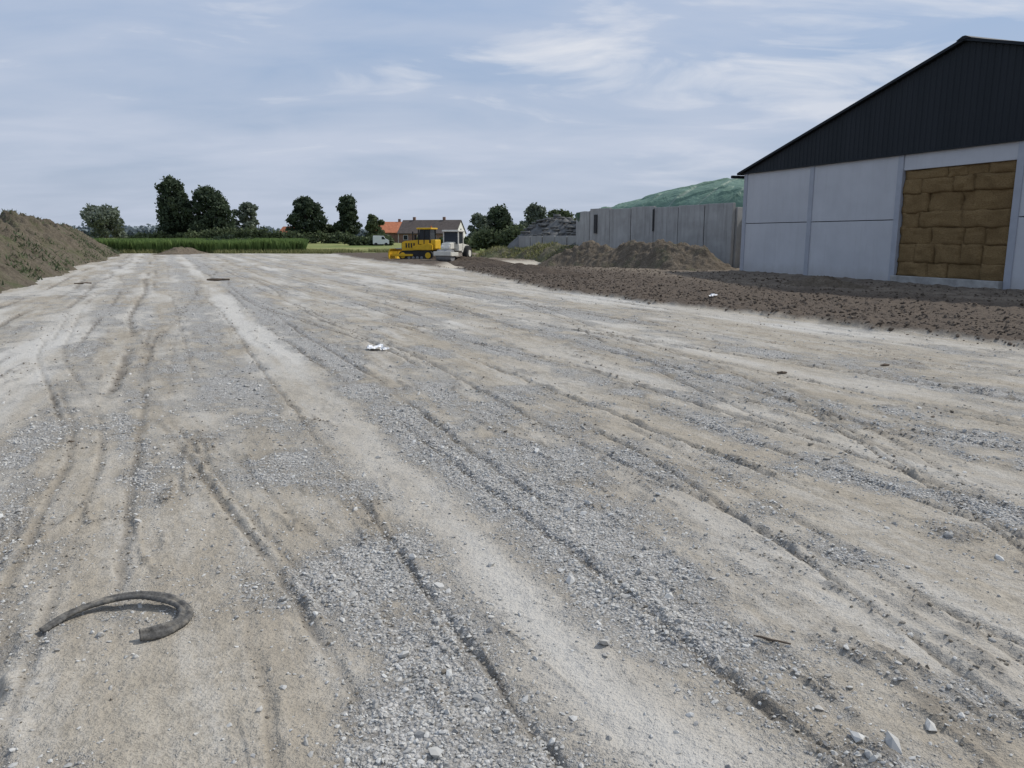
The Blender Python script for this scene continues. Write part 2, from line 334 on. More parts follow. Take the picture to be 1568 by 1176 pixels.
clad,nt,b=newmat('dark_steel_cladding'); v=objco(nt,(1,1,.1))
L(nt,ramp(nt,noise(nt,v,1.2,3),.3,.7,(.012,.016,.020),(.018,.022,.027)),b.inputs['Base Color']); b.inputs['Roughness'].default_value=.6
seal=simple('joint_dark',(.05,.05,.05),.9)
barn=empty('farm_barn',(11.36,39.5,0),math.atan2(-.944,.330))
BAY=4.85; SP=BAY*5; HE=4.85; RZ=8.27; DEP=36
def rz(s): return HE+(RZ-HE)*(1-abs(s-SP/2)/(SP/2))
for i in (0,1,3,4):
    for j,(z0,z1) in enumerate(((.12,2.40),(2.43,HE))):
        box(f'gable_panel_{i}_{j}',(BAY*(i+.5),.1,(z0+z1)/2),(BAY-.24,.16,z1-z0),concrete,barn,.01)
box('joint_backing_left',(BAY,.25,2.42),(BAY*2-.3,.06,.1),seal,barn)
box('joint_backing_right',(BAY*4,.25,2.42),(BAY*2-.3,.06,.1),seal,barn)
for i in range(6):
    box(f'column_{i}',(BAY*i+(.14 if i==0 else -.14 if i==5 else 0),.12,HE/2),(.26,.28,HE),col_c,barn,.015)
box('lintel_panel',(BAY*2.5,.1,4.52),(BAY-.28,.16,.62),concrete,barn,.01)
box('plinth_left',(BAY,.09,.06),(BAY*2-.2,.22,.13),plinth,barn,.01)
box('plinth_right',(BAY*4,.09,.06),(BAY*2-.2,.22,.13),plinth,barn,.01)
box('door_sill',(BAY*2.5,.05,.17),(BAY-.28,.5,.34),plinth,barn,.02)
box('side_wall',(.09,DEP/2+.3,HE/2),(.16,DEP-.2,HE-.02),concrete,barn)
box('side_wall_far',(SP-.09,DEP/2+.3,HE/2),(.16,DEP-.2,HE-.02),concrete,barn)
box('rear_wall',(SP/2,DEP+.4,HE/2),(SP-.4,.16,HE-.02),concrete,barn)
box('barn_interior_back',(BAY*2.5,4.2,2.3),(BAY*1.2,.1,4.5),seal,barn)
bm=bmesh.new(); st=.25; prev=None
xs_=[]; s=0
while s<SP-1e-6:
    for dx,dy in ((0,0),(.15,0),(.175,-.035),(.225,-.035)): xs_.append((min(s+dx,SP),dy))
    s+=st
xs_.append((SP,0)); xs_.insert(0,(-.02,0))
for (a,d) in xs_:
    q=(bm.verts.new((a,d*.5-.03,HE-.03)),bm.verts.new((a,d*.5-.03,max(HE+.0,rz(a)-.02))))
    if prev: bm.faces.new((prev[0],q[0],q[1],prev[1]))
    prev=q
from_bm(bm,'gable_cladding',clad,barn)
box('cladding_trim',(SP/2,-.05,HE-.05),(SP+.04,.08,.06),clad,barn)
for sgn,nm in ((-1,'roof_left'),(1,'roof_right')):
    a=SP/2; x0=SP/2; x1=SP/2+sgn*(a+.35); z1=HE-(.35)*(RZ-HE)/a
    bm=bmesh.new(); y0=-.2; y1=DEP+.6
    pts=[(x0,RZ),(x1,z1),(x1,z1+.10),(x0,RZ+.10)]
    A=[bm.verts.new((p[0],y0,p[1])) for p in pts]; B=[bm.verts.new((p[0],y1,p[1])) for p in pts]
    bm.faces.new(A); bm.faces.new(B[::-1])
    for i in range(4): bm.faces.new((A[i],B[i],B[(i+1)%4],A[(i+1)%4]))
    bmesh.ops.recalc_face_normals(bm,faces=bm.faces); from_bm(bm,nm,clad,barn)
prism('ridge_cap',[(SP/2-.3,RZ+.03),(SP/2-.06,RZ+.14),(SP/2+.06,RZ+.14),(SP/2+.3,RZ+.03)],-.23,DEP+.65,clad,barn)
box('gutter',(-.42,DEP/2,HE-.18),(.16,DEP+.9,.14),clad,barn,.03)
# bales
straw,nt,b=newmat('straw'); v=objco(nt,(1,1,1)); vv=objco(nt,(2.5,2.5,8))
c=ramp(nt,noise(nt,vv,6,6,.8),.32,.70,(.165,.10,.042),(.47,.325,.155))
c=mix(nt,mth(nt,'MULTIPLY',ramp(nt,noise(nt,v,.9,5,.65),.40,.65),.6),c,(.185,.118,.052))
L(nt,c,b.inputs['Base Color']); b.inputs['Roughness'].default_value=.95
p=bump(nt,b,noise(nt,v,22,5,.85),1,.08)
bales=empty('straw_bale_stack',(11.36,39.5,0),math.atan2(-.944,.330))
z=.34; rowi=0
hs=[.52,.66,.60,.55,.68,.50,.35]
while rowi<7:
    hgt=hs[rowi]
    x=BAY*2+.15; end=BAY*3-.15
    while x<end-.05:
        wd=min(random.choice((.8,1.15,1.4,1.9)),end-x)
        if end-x-wd<.4: wd=end-x
        bm=bmesh.new(); bmesh.ops.create_cube(bm,size=1); bmesh.ops.scale(bm,vec=(wd+.03,1.2,hgt+.03),verts=bm.verts)
        bmesh.ops.subdivide_edges(bm,edges=bm.edges[:],cuts=9,use_grid_fill=True)
        ph=random.random()*50; nz=random.uniform(-.06,.06)
        vs_=list(bm.verts); C=np.array([v.co[:] for v in vs_])
        edge=np.maximum(abs(C[:,0])/(wd/2),abs(C[:,2])/(hgt/2)); fr=C[:,1]<0
        C[:,1]+=fr*(.12*(fbm(C[:,0]*4+ph,C[:,2]*6+ph,3,4)-.5)+.07*np.clip(edge-.8,0,1)/.2*vn(C[:,0]*3+ph,C[:,2]*3,2)+nz)
        C[:,2]+=.06*(vn(C[:,0]*2.5+x,C[:,0]*0+ph,1)-.5)
        for v_,c_ in zip(vs_,C): v_.co=c_
        bmesh.ops.translate(bm,vec=(x+wd/2,.68,z+hgt/2),verts=bm.verts)
        from_bm(bm,f'bale_{rowi}_{int(x*10)}',straw,bales,True); x+=wd
    z+=hgt; rowi+=1
# ------------------------------------------------------------ silo wall
oldc,nt,b=newmat('weathered_concrete'); v=objco(nt)
c=ramp(nt,noise(nt,v,.9,5,.65),.3,.7,(.30,.295,.28),(.43,.425,.41))
vz=N(nt,'ShaderNodeMapping'); vz.inputs['Scale'].default_value=(4,4,.3); L(nt,v,vz.inputs[0])
c=mix(nt,mth(nt,'MULTIPLY',ramp(nt,noise(nt,vz.outputs[0],1.2,5,.7),.45,.7),.6),c,(.20,.195,.185))
L(nt,c,b.inputs['Base Color']); b.inputs['Roughness'].default_value=.9
def wallrun(name,p0,p1,H,n,th=.22,post=True):
    p0=Vector(p0);p1=Vector(p1); d=p1-p0; Ln=d.length; e=empty(name,(p0.x,p0.y,0),math.atan2(d.y,d.x)); w=Ln/n
    for i in range(n):
        hh=H+random.uniform(-.06,.06)
        box(f'panel_{i}',(w*(i+.5),random.uniform(-.03,.03),hh/2-.1),(w-.05,th,hh+.2),oldc,e,.015)
        if post and i: box(f'joint_{i}',(w*i,.0,H/2-.15),(.05,th*.5,H+.1),seal,e)
    return e
sil=wallrun('silage_clamp_wall',(11.9,43),(5.25,53.3),3.55,6)
box('opening_slot',(6.1,.13,2.75),(.10,.06,1.3),seal,sil); box('opening_slot_2',(11.6,.13,2.6),(.3,.06,1.2),seal,sil)
wallrun('silage_clamp_wall',(5.25,53.4),(4.75,58.2),3.45,3)
wallrun('silage_clamp_wall',(14.2,45),(12.0,43.15),3.3,2)
wallrun('low_concrete_wall',(.6,64),(5.2,60.5),1.85,5)
# sheeted silage heap: net cover in overlapping strips
tarp,nt,b=newmat('green_net_cover'); v=objco(nt)
c=ramp(nt,noise(nt,v,.8,4,.55),.3,.7,(.085,.150,.110),(.13,.21,.16))
L(nt,mix(nt,attr(nt,'seam'),c,(.24,.28,.24)),b.inputs['Base Color']); b.inputs['Roughness'].default_value=.6; bump(nt,b,noise(nt,v,1.4,3,.5,1.5),.5,.3)
p0=np.array([12.4,44.2]); dd=np.array([-6.65,10.3]); dd=dd/np.hypot(*dd); nn=np.array([dd[1],-dd[0]])
l=np.linspace(-1.5,15,260); q=np.linspace(0,14,140); LL,Q=np.meshgrid(l,q,indexing='ij')
prof=np.interp(LL,[-1.5,-.3,1,4,8,11,13.5,15],[3.4,4.95,5.3,5.35,5.1,4.6,3.7,1.0])
rip=1-np.abs(2*fbm(LL*.5+Q*.3,Q*.35,3,2)-1)
seam=np.abs(((LL+.25*np.sin(Q*1.3))/2.3)%1-.5)
Z=3.38+(prof-3.35)*np.sin(np.clip(Q/12,0,1)*math.pi)**.6+.22*(fbm(LL*.5,Q*.5,2,2)-.5)+.06*(fbm(LL*1.6,Q*1.6,4,2)-.5)+.14*np.clip((rip-.85)/.15,0,1)-.10*np.exp(-(seam/.05)**2)
Z=np.where(LL<-1.2,1,Z)
V=np.stack([p0[0]+dd[0]*LL+nn[0]*(Q+.2),p0[1]+dd[1]*LL+nn[1]*(Q+.2),Z],-1).reshape(-1,3); I=np.arange(260*140).reshape(260,140)
F=np.stack([I[:-1,:-1],I[1:,:-1],I[1:,1:],I[:-1,1:]],-1).reshape(-1,4)
heap=mesh_np('covered_silage_heap',V,F,[tarp],{'seam':(.7*np.exp(-(seam/.035)**2)+.8*np.exp(-((LL+1)/.35)**2)).ravel()},smooth=True)
blackp=simple('grey_plastic_sheet',(.12,.12,.117),.7,.3,1,.02)
rubber=simple('rubber',(.03,.03,.03),.8,.3,8,.003)
hp,PX,PY,PZ=ridge('sheeted_silage_heap',(1.5,70),(8.5,62),4.5,([0,.2,.5,.85,1],[.8,2.7,3.2,3.3,2.6]),blackp,90,50,.12,5,pw=2.2)
bm=bmesh.new()
def torus(bm,c,R,r,ns=12,nr=6):
    rg=[]
    for i in range(ns):
        a=2*math.pi*i/ns; ring=[]
        for j in range(nr):
            t=2*math.pi*j/nr; ring.append(bm.verts.new((c[0]+(R+r*math.cos(t))*math.cos(a),c[1]+(R+r*math.cos(t))*math.sin(a),c[2]+r*math.sin(t))))
        rg.append(ring)
    for i in range(ns):
        for j in range(nr): bm.faces.new((rg[i][j],rg[(i+1)%ns][j],rg[(i+1)%ns][(j+1)%nr],rg[i][(j+1)%nr]))
fx,fy,fz=PX.ravel(),PY.ravel(),PZ.ravel()
for i in rng.choice(len(fx),260,replace=False):
    if fz[i]>1.2: torus(bm,(fx[i],fy[i],fz[i]+.08),.26,.08)
from_bm(bm,'weighting_tyres',simple('tyre_grey',(.13,.13,.125),.85),None,True)
# ------------------------------------------------------------ trees
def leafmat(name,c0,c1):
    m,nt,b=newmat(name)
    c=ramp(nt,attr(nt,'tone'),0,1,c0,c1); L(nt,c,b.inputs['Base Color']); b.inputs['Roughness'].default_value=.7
    tr=N(nt,'ShaderNodeBsdfTranslucent'); L(nt,c,tr.inputs[0]); mx=N(nt,'ShaderNodeMixShader'); mx.inputs[0].default_value=.25
    L(nt,b.outputs[0],mx.inputs[1]); L(nt,tr.outputs[0],mx.inputs[2]); L(nt,mx.outputs[0],nt.nodes['Material Output'].inputs[0]); return m
LM_dark=leafmat('leaves_dark',(.034,.052,.036),(.085,.113,.062))
LM_mid=leafmat('leaves_mid',(.055,.075,.042),(.125,.155,.075))
LM_grey=leafmat('leaves_greygreen',(.11,.135,.105),(.20,.23,.175))
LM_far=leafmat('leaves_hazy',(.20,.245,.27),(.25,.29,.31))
LM_corn=leafmat('crop_leaves',(.08,.13,.04),(.18,.26,.08))
bark=simple('bark',(.09,.075,.06),.95,.3,4,.02)
def leaves(C,rad,n,ls,shell=.55):
    wgt=(rad.prod(1))**(2/3); wgt/=wgt.sum(); bi=rng.choice(len(C),n,p=wgt)
    d=rng.normal(size=(n,3)); d/=np.linalg.norm(d,axis=1)[:,None]
    r=shell+(1-shell)*rng.random(n)**.6; r=r*(.8+.5*rng.random(n)**2)
    Pn=C[bi]+d*rad[bi]*r[:,None]
    a=rng.normal(size=(n,3)); a/=np.linalg.norm(a,axis=1)[:,None]
    bq=np.cross(a,rng.normal(size=(n,3))); bq/=np.linalg.norm(bq,axis=1)[:,None]
    sz=ls*(.5+.9*rng.random(n)); a=a*sz[:,None]; bq=bq*(sz*.65)[:,None]
    V=np.stack([Pn-a,Pn-bq*.9,Pn+a,Pn+bq],1)
    blobt=rng.random(len(C))
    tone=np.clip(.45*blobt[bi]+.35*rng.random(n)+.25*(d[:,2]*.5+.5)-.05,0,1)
    return V.reshape(-1,3),np.repeat(tone,4),n
def tubes(segs,ns=7):
    V=[];F=[]
    for (a,b_,ra,rb) in segs:
        a=np.array(a,float);b_=np.array(b_,float);d=b_-a;d/=np.linalg.norm(d)+1e-9
        u=np.cross(d,[.3,.9,.1]);u/=np.linalg.norm(u);v=np.cross(d,u);o=len(V)
        for p,r in ((a,ra),(b_,rb)):
            for i in range(ns):
                t=2*math.pi*i/ns; V.append(p+r*(u*math.cos(t)+v*math.sin(t)))
        for i in range(ns): F.append((o+i,o+(i+1)%ns,o+ns+(i+1)%ns,o+ns+i))
    return np.array(V),np.array(F)
def tree(name,X,Y,H,W,mat,shape='round',n=6000,ls=.38,trunk=.18,nb=26,gap=.2,z0=0):
    C=[];Rd=[]
    zb=H*trunk
    for i in range(nb):
        t=(i+.5)/nb
        if shape=='round': env=math.sin(math.pi*min(1,(t*.86+.14)))**.55
        elif shape=='oval': env=math.sin(math.pi*(t*.88+.08))**.7
        else: env=.75+.25*random.random()
        a=i*2.4+random.random(); rr_=W/2*env*random.uniform(.3,.82)
        br=W*random.uniform(.10,.20)*(1.0-gap*.3)
        C.append((math.cos(a)*rr_,math.sin(a)*rr_,zb+(H-zb)*(.06+.86*t)-br*.2)); Rd.append((br,br,br*random.uniform(.6,.9)))
    C=np.array(C);Rd=np.array(Rd)
    V1,tn,m_=leaves(C,Rd,n,ls)
    segs=[]; top=np.array((0,0,H*.75)); tr=max(.18,H*.022)
    pts=[np.array((0,0,-.3)),np.array((random.uniform(-.2,.2),0,H*.3)),np.array((random.uniform(-.3,.3),.1,H*.55)),top]
    for i in range(3): segs.append((pts[i],pts[i+1],tr*(1-.28*i),tr*(1-.28*(i+1))))
    for c in C[::2]:
        k=min(.9,max(.2,(c[2]/H)-.2)); base=np.array((0,0,H*k*.85)); segs.append((base,c,tr*.35,tr*.1))
    V2,F2=tubes(segs)
    off=np.array((X,Y,z0)); F1=np.arange(len(V1)).reshape(-1,4)
    V=np.concatenate([V1,V2])+off; F=np.concatenate([F1,F2+len(V1)])
    return mesh_np(name,V,F,[mat,bark],{'tone':np.concatenate([tn,np.zeros(len(V2))])},matidx=[0]*len(F1)+[1]*len(F2))
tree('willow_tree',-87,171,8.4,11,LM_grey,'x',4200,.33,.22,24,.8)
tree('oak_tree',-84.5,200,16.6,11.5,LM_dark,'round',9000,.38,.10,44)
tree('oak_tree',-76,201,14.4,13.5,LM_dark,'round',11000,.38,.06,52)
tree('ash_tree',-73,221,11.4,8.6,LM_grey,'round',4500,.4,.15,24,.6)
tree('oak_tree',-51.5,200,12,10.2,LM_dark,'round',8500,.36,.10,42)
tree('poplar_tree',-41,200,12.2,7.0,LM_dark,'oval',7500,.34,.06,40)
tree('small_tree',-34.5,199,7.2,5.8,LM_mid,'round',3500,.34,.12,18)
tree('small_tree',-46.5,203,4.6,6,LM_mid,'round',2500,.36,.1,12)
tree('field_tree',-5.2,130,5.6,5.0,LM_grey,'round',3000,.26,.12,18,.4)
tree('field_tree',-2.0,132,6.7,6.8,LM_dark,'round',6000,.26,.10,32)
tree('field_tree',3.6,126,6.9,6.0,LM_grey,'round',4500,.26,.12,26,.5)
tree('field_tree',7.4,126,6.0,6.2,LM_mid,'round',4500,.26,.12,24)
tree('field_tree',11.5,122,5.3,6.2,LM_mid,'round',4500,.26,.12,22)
def hedge(name,pts,mat,n,ls):
    C=[];R_=[]
    for (x,y,hh,w) in pts:
        k=max(1,int(w/ (hh*.5)))
        for i in range(k):
            rr_=hh*random.uniform(.35,.6); C.append((x+(i+.5-k/2)*w/k+random.uniform(-.3,.3),y+random.uniform(-1,1),hh*random.uniform(.3,.7))); R_.append((rr_*1.2,rr_,hh*.45))
    V,tn,_=leaves(np.array(C),np.array(R_),n,ls,.3); V[:,2]=np.abs(V[:,2])
    return mesh_np(name,V,np.arange(len(V)).reshape(-1,4),[mat],{'tone':tn})
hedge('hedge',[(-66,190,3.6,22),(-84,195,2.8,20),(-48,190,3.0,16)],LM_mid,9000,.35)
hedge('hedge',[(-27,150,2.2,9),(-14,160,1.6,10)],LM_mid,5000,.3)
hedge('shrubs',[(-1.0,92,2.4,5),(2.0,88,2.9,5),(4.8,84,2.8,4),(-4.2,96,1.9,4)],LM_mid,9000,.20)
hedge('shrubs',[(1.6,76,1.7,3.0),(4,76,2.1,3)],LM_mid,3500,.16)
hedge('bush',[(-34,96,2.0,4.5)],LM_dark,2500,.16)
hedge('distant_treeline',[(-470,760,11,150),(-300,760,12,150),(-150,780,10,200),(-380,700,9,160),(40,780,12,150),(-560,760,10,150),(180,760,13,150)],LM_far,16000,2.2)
n=52000; x=rng.uniform(-66,-24,n); y=86+rng.random(n)**1.6*60; x=x*(y/92)
z0=np.zeros(n); hgt=(1.25+.25*rng.random(n))*(.9+.25*vn(x*.3,y*.3,1)); lean=rng.normal(size=(n,2))*.22; a=rng.random(n)*6.28; wd=.07
ux=np.cos(a)*wd;uy=np.sin(a)*wd
V=np.stack([np.stack([x-ux,y-uy,z0],-1),np.stack([x+ux,y+uy,z0],-1),np.stack([x+ux*1.4+lean[:,0]*.5,y+uy*1.4+lean[:,1]*.5,hgt*.7],-1),np.stack([x+lean[:,0],y+lean[:,1],hgt],-1)],1).reshape(-1,3)
tn=np.clip(np.repeat(rng.random(n)*.6+.4*vn(x*.15,y*.15,2),4)*np.tile([.5,.5,1,1.3],n),0,1)
mesh_np('maize_field',V,np.arange(4*n).reshape(-1,4),[LM_corn],{'tone':tn})
n=60000; x=rng.uniform(-62,-4,n); y=rng.uniform(80,90,n); x=x*y/85; k=(masks(x,y)[3]>.4)&(fbm(x*.4,y*.4,2)>.42); x=x[k];y=y[k];n=len(x)
hgt=.15+.4*rng.random(n); a=rng.random(n)*6.28; ux=np.cos(a)*.05;uy=np.sin(a)*.05; le=rng.normal(size=(n,2))*.15
V=np.stack([np.stack([x-ux,y-uy,0*x],-1),np.stack([x+ux,y+uy,0*x],-1),np.stack([x+le[:,0],y+le[:,1],hgt],-1)],1).reshape(-1,3)
LM_dry=leafmat('dry_grass',(.12,.14,.05),(.34,.32,.15))
mesh_np('grass_verge',V,np.arange(3*n).reshape(-1,3),[LM_dry],{'tone':np.repeat(rng.random(n),3)})
def weeds(name,gen,n,mat,h0,h1):
    x,y,z=gen(n); hgt=h0+(h1-h0)*rng.random(len(x)); a=rng.random(len(x))*6.28; ux=np.cos(a)*.04;uy=np.sin(a)*.04; le=rng.normal(size=(len(x),2))*.12
    V=np.stack([np.stack([x-ux,y-uy,z-.05],-1),np.stack([x+ux,y+uy,z-.05],-1),np.stack([x+le[:,0],y+le[:,1],z+hgt],-1)],1).reshape(-1,3)
    mesh_np(name,V,np.arange(3*len(x)).reshape(-1,3),[mat],{'tone':np.repeat(rng.random(len(x)),3)})
def gmo(ob,th):
    mv=np.array([v.co[:] for v in ob.data.vertices])
    def gm(n):
        i=rng.integers(0,len(mv),n); p=mv[i]+np.concatenate([rng.normal(size=(n,2))*.15,np.zeros((n,1))],1); k=(p[:,2]>.1)&(fbm(p[:,0]*.5,p[:,1]*.5,3)>th); p=p[k]; return p[:,0],p[:,1],p[:,2]
    return gm
weeds('mound_weeds',gmo(mound,.52),60000,LM_mid,.04,.16)
weeds('bank_grass',gmo(bpy.data.objects['grassy_bank'],.45),9000,LM_dry,.06,.22)
# ------------------------------------------------------------ houses
rooft=simple('dark_roof_tiles',(.10,.083,.075),.85,.25,1.5,.02)
roofo=simple('orange_roof_tiles',(.40,.15,.08),.85,.25,1.5,.02)
brick=simple('brick_wall',(.24,.15,.12),.9,.25,2); whitew=simple('white_render',(.72,.70,.66),.85,.08,1)
glass=simple('window_glass',(.03,.035,.04),.2,.2,2); wfr=simple('white_frame',(.7,.7,.7),.6,.05)
def house(name,X,Y,Lx,Wy,eave,ridge_,rot,wall,gable,roof,chim=(),win=4):
    e=empty(name,(X,Y,0),rot)
    box('walls',(0,0,eave/2),(Lx,Wy,eave),wall,e)
    for sx,nm in ((-1,'gable_a'),(1,'gable_b')):
        prism(nm,[(-Wy/2-.02,0),(Wy/2+.02,0),(Wy/2+.02,eave),(0,ridge_-.05),(-Wy/2-.02,eave)],sx*(Lx/2),sx*(Lx/2+.15),gable,e,'x')
    k=(ridge_-eave)/(Wy/2)
    for sy,nm in ((-1,'roof_front'),(1,'roof_back')):
        prism(nm,[(0,ridge_),(sy*(Wy/2+.4),eave-.4*k),(sy*(Wy/2+.4),eave-.4*k+.18),(0,ridge_+.18)],-Lx/2-.35,Lx/2+.35,roof,e,'x')
    for c in chim: box('chimney',(c,.3,ridge_+.3),(.7,.6,1.3),brick,e,.03)
    for i in range(win):
        x=-Lx/2+(i+.5)*Lx/win
        box(f'window_frame_{i}',(x,-Wy/2-.03,eave*.55),(1.3,.08,1.3),wfr,e); box(f'window_{i}',(x,-Wy/2-.06,eave*.55),(1.1,.08,1.1),glass,e)
    box('gable_window',(Lx/2+.2,0,eave*.6),(.08,1.2,1.2),glass,e); box('gable_window_upper',(Lx/2+.2,0,eave+.7),(.08,.8,.8),glass,e)
    return e
house('farmhouse',-21.2,212,15.5,9,2.7,5.9,-.22,brick,whitew,rooft,(3.3,-5),4)
house('brick_house',-33.2,222,9,8,2.9,5.6,.25,brick,brick,roofo,(2,),2)
house('white_house',-72,260,6,6,2.3,4.8,-.5,whitew,whitew,roofo,(1,),2)
house('farm_shed',-66,262,5,5,2.0,3.2,.1,whitew,whitew,rooft,(),1)
e=empty('utility_pole',(-65,205,0)); cyl('pole',(0,0,2.6),.12,5.4,'z',bark,e,8,.08); box('crossarm',(0,-.1,4.9),(1.0,.1,.1),bark,e)
e=empty('white_van',(-24.5,149,0),.15)
wp=simple('white_paint',(.75,.75,.75),.4,.04); yel=simple('yellow_paint',(.68,.42,.03),.5,.12,3); blk=simple('black_steel',(.03,.03,.032),.6,.3,3); gry=simple('grey_steel',(.25,.25,.25),.6,.2,4)
prism('body',[(-1.5,.35),(1.5,.35),(1.5,1.1),(.9,1.35),(.5,1.9),(-1.45,1.95),(-1.5,.6)],-.8,.8,wp,e,'y',.05)
prism('side_window',[(.15,1.25),(.85,1.25),(.5,1.75),(.15,1.75)],-.83,-.8,glass,e)
for x in (-.95,.95): cyl(f'wheel_{x}',(x,-.75,.32),.32,.22,'y',rubber,e)
# ------------------------------------------------------------ bulldozer (nose to -x)
D=empty('bulldozer',(-7.0,60.6,.05),-.30,.86)
def trackloop(y):
    pts=[]; r=.38
    for a in np.linspace(90,270,9): pts.append((-1.2+r*math.cos(math.radians(a)),r+.02+r*math.sin(math.radians(a))))
    for a in np.linspace(-90,90,9): pts.append((1.2+r*1.1*math.cos(math.radians(a)),r+.04+r*1.05*math.sin(math.radians(a))))
    prism(f'track_belt_{y}',pts,y-.22,y+.22,rubber,D)
    q=[((p[0])*.87,(p[1]-.4)*.66+.4) for p in pts]; prism(f'track_frame_{y}',q,y-.24,y+.24,blk,D)
    for i,x in enumerate((-1.2,-.6,-.2,.2,.6,1.2)): cyl(f'roller_{y}_{i}',(x,y,.4 if abs(x)>1 else .2),.26 if abs(x)>1 else .13,.52,'y',yel if abs(x)>1 else gry,D,16)
    for i in range(len(pts)):
        a=np.array(pts[i]);c=np.array(pts[(i+1)%len(pts)]); Ls=np.hypot(*(c-a)); n=max(1,int(Ls/.16))
        for j in range(n):
            p=a+(c-a)*(j+.5)/n; t=math.atan2(*(c-a)[::-1]); box(f'shoe_{y}_{i}_{j}',(p[0],y,p[1]),(.04,.48,.05),blk,D,rot=Matrix.Rotation(-t,3,'Y'))
trackloop(-.85); trackloop(.85)
prism('hood',[(-1.55,.75),(.15,.75),(.15,1.75),(-1.3,1.62),(-1.55,1.5)],-.5,.5,yel,D,'y',.04)
box('grille',(-1.58,0,1.15),(.06,.8,.7),blk,D)
for i in range(4): box(f'hood_louvre_{i}',(-1.1+i*.25,-.515,1.25),(.12,.03,.4),blk,D)
prism('fenders',[(-.3,.85),(1.55,.85),(1.55,1.35),(1.2,1.45),(-.3,1.2)],-1.0,1.0,yel,D,'y',.05)
box('fuel_tank',(1.5,0,1.35),(.45,1.3,.8),yel,D,.06)
prism('cab_glass',[(.12,1.4),(1.22,1.4),(1.2,2.62),(.25,2.62)],-.62,.62,glass,D,'y',.02)
for x,z in ((.15,2.0),(1.22,2.0),(.68,2.0)):
    for y in (-.64,.64): box(f'cab_pillar_{x}_{y}',(x,y,z),(.09,.07,1.3),blk,D)
box('cab_roof',(.7,0,2.7),(1.4,1.5,.14),yel,D,.04); box('cab_lower',(.7,-.64,1.55),(1.1,.06,.35),yel,D)
cyl('exhaust',(-.8,.25,2.05),.06,.8,'z',blk,D); cyl('air_intake',(-.35,-.25,1.95),.09,.45,'z',blk,D)
cyl('beacon',(1.1,0,2.85),.07,.16,'z',roofo,D)
bm=bmesh.new(); pr=[(-2.25,.0),(-2.38,.15),(-2.42,.45),(-2.36,.75),(-2.2,.98)]
F_=[[bm.verts.new((x+o,y,z)) for x,z in pr] for y,o in ((-1.5,0),(1.5,0))]; G_=[[bm.verts.new((x+.09,y,z)) for x,z in pr] for y in (-1.5,1.5)]
for i in range(4):
    bm.faces.new((F_[0][i],F_[1][i],F_[1][i+1],F_[0][i+1])); bm.faces.new((G_[0][i],G_[0][i+1],G_[1][i+1],G_[1][i]))
    for k in (0,1): bm.faces.new((F_[k][i],F_[k][i+1],G_[k][i+1],G_[k][i]))
bm.faces.new((F_[0][4],F_[1][4],G_[1][4],G_[0][4])); bm.faces.new((F_[0][0],G_[0][0],G_[1][0],F_[1][0]))
from_bm(bm,'blade',yel,D)
for y in (-1.15,1.15): box(f'push_arm_{y}',(-1.25,y,.42),(2.1,.12,.18),yel,D,.02)
for y in (-.4,.4): cyl(f'lift_cylinder_{y}',(-1.9,y,.95),.05,.9,'x',gry,D)
# ------------------------------------------------------------ tractor-like compactor facing the camera
Rl=empty('road_roller',(-4.25,57.2,.03),-.35,.86)
dusty=simple('dusty_cream_paint',(.66,.64,.57),.6,.12,3)
cyl('drum',(0,-1.5,.5),.5,1.3,'x',gry,Rl,32,None,.02)
for x in (-.72,.72): box(f'drum_frame_{x}',(x,-1.3,.62),(.1,1.4,.3),dusty,Rl,.02)
box('drum_crossbeam',(0,-2.1,.68),(1.54,.12,.34),dusty,Rl,.02); box('articulation',(0,-.5,.75),(.5,.7,.4),blk,Rl,.03)
prism('engine_hood',[(-1.5,1.02),(-.3,1.02),(-.3,1.62),(-1.35,1.5)],-.42,.42,dusty,Rl,'x',.05)
prism('rear_body',[(.3,.7),(2.0,.75),(1.95,1.3),(.3,1.5)],-.7,.7,dusty,Rl,'x',.05)
box('cab_base',(0,.1,1.15),(1.4,.9,.6),dusty,Rl,.04)
prism('cab_glass',[(-.4,1.45),(.6,1.45),(.55,2.42),(-.3,2.42)],-.64,.64,glass,Rl,'x',.02)
for x in (-.66,.66):
    for y in (-.36,.6): box(f'pillar_{x}_{y}',(x,y,1.9),(.08,.08,1.1),dusty,Rl)
box('cab_roof',(0,.1,2.5),(1.5,1.3,.15),dusty,Rl,.04)
for x in (-.78,.78):
    cyl(f'rear_wheel_{x}',(x,1.2,.65),.65,.42,'x',rubber,Rl,24,None,.06); cyl(f'hub_{x}',(x*1.29,1.2,.65),.28,.05,'x',dusty,Rl,16)
for x in (-.3,.3): cyl(f'headlight_{x}',(x,-1.52,1.25),.09,.06,'y',wfr,Rl)
# ------------------------------------------------------------ discarded hose (split, flattened)
ctrl=[(-2.17,3.34,.006),(-2.10,3.48,.015),(-1.98,3.58,.03),(-1.84,3.61,.04),(-1.68,3.59,.03),(-1.575,3.51,.018),(-1.55,3.41,.012),(-1.60,3.32,.012),(-1.68,3.265,.018)]
def cat(P_,n):
    out=[];P_=[np.array(p) for p in P_];P_=[2*P_[0]-P_[1]]+P_+[2*P_[-1]-P_[-2]]
    for i in range(1,len(P_)-2):
        for t in np.linspace(0,1,n,endpoint=False):
            a,b_,c,d=P_[i-1:i+3]; out.append(.5*((2*b_)+(-a+c)*t+(2*a-5*b_+4*c-d)*t*t+(-a+3*b_-3*c+d)*t**3))
    out.append(P_[-2]); return out
path=cat(ctrl,18); hz=height(np.array([p[0] for p in path]),np.array([p[1] for p in path]))
hz=np.convolve(np.pad(hz,12,mode='edge'),np.ones(25)/25,'valid')
bm=bmesh.new(); prev=None; npf=24
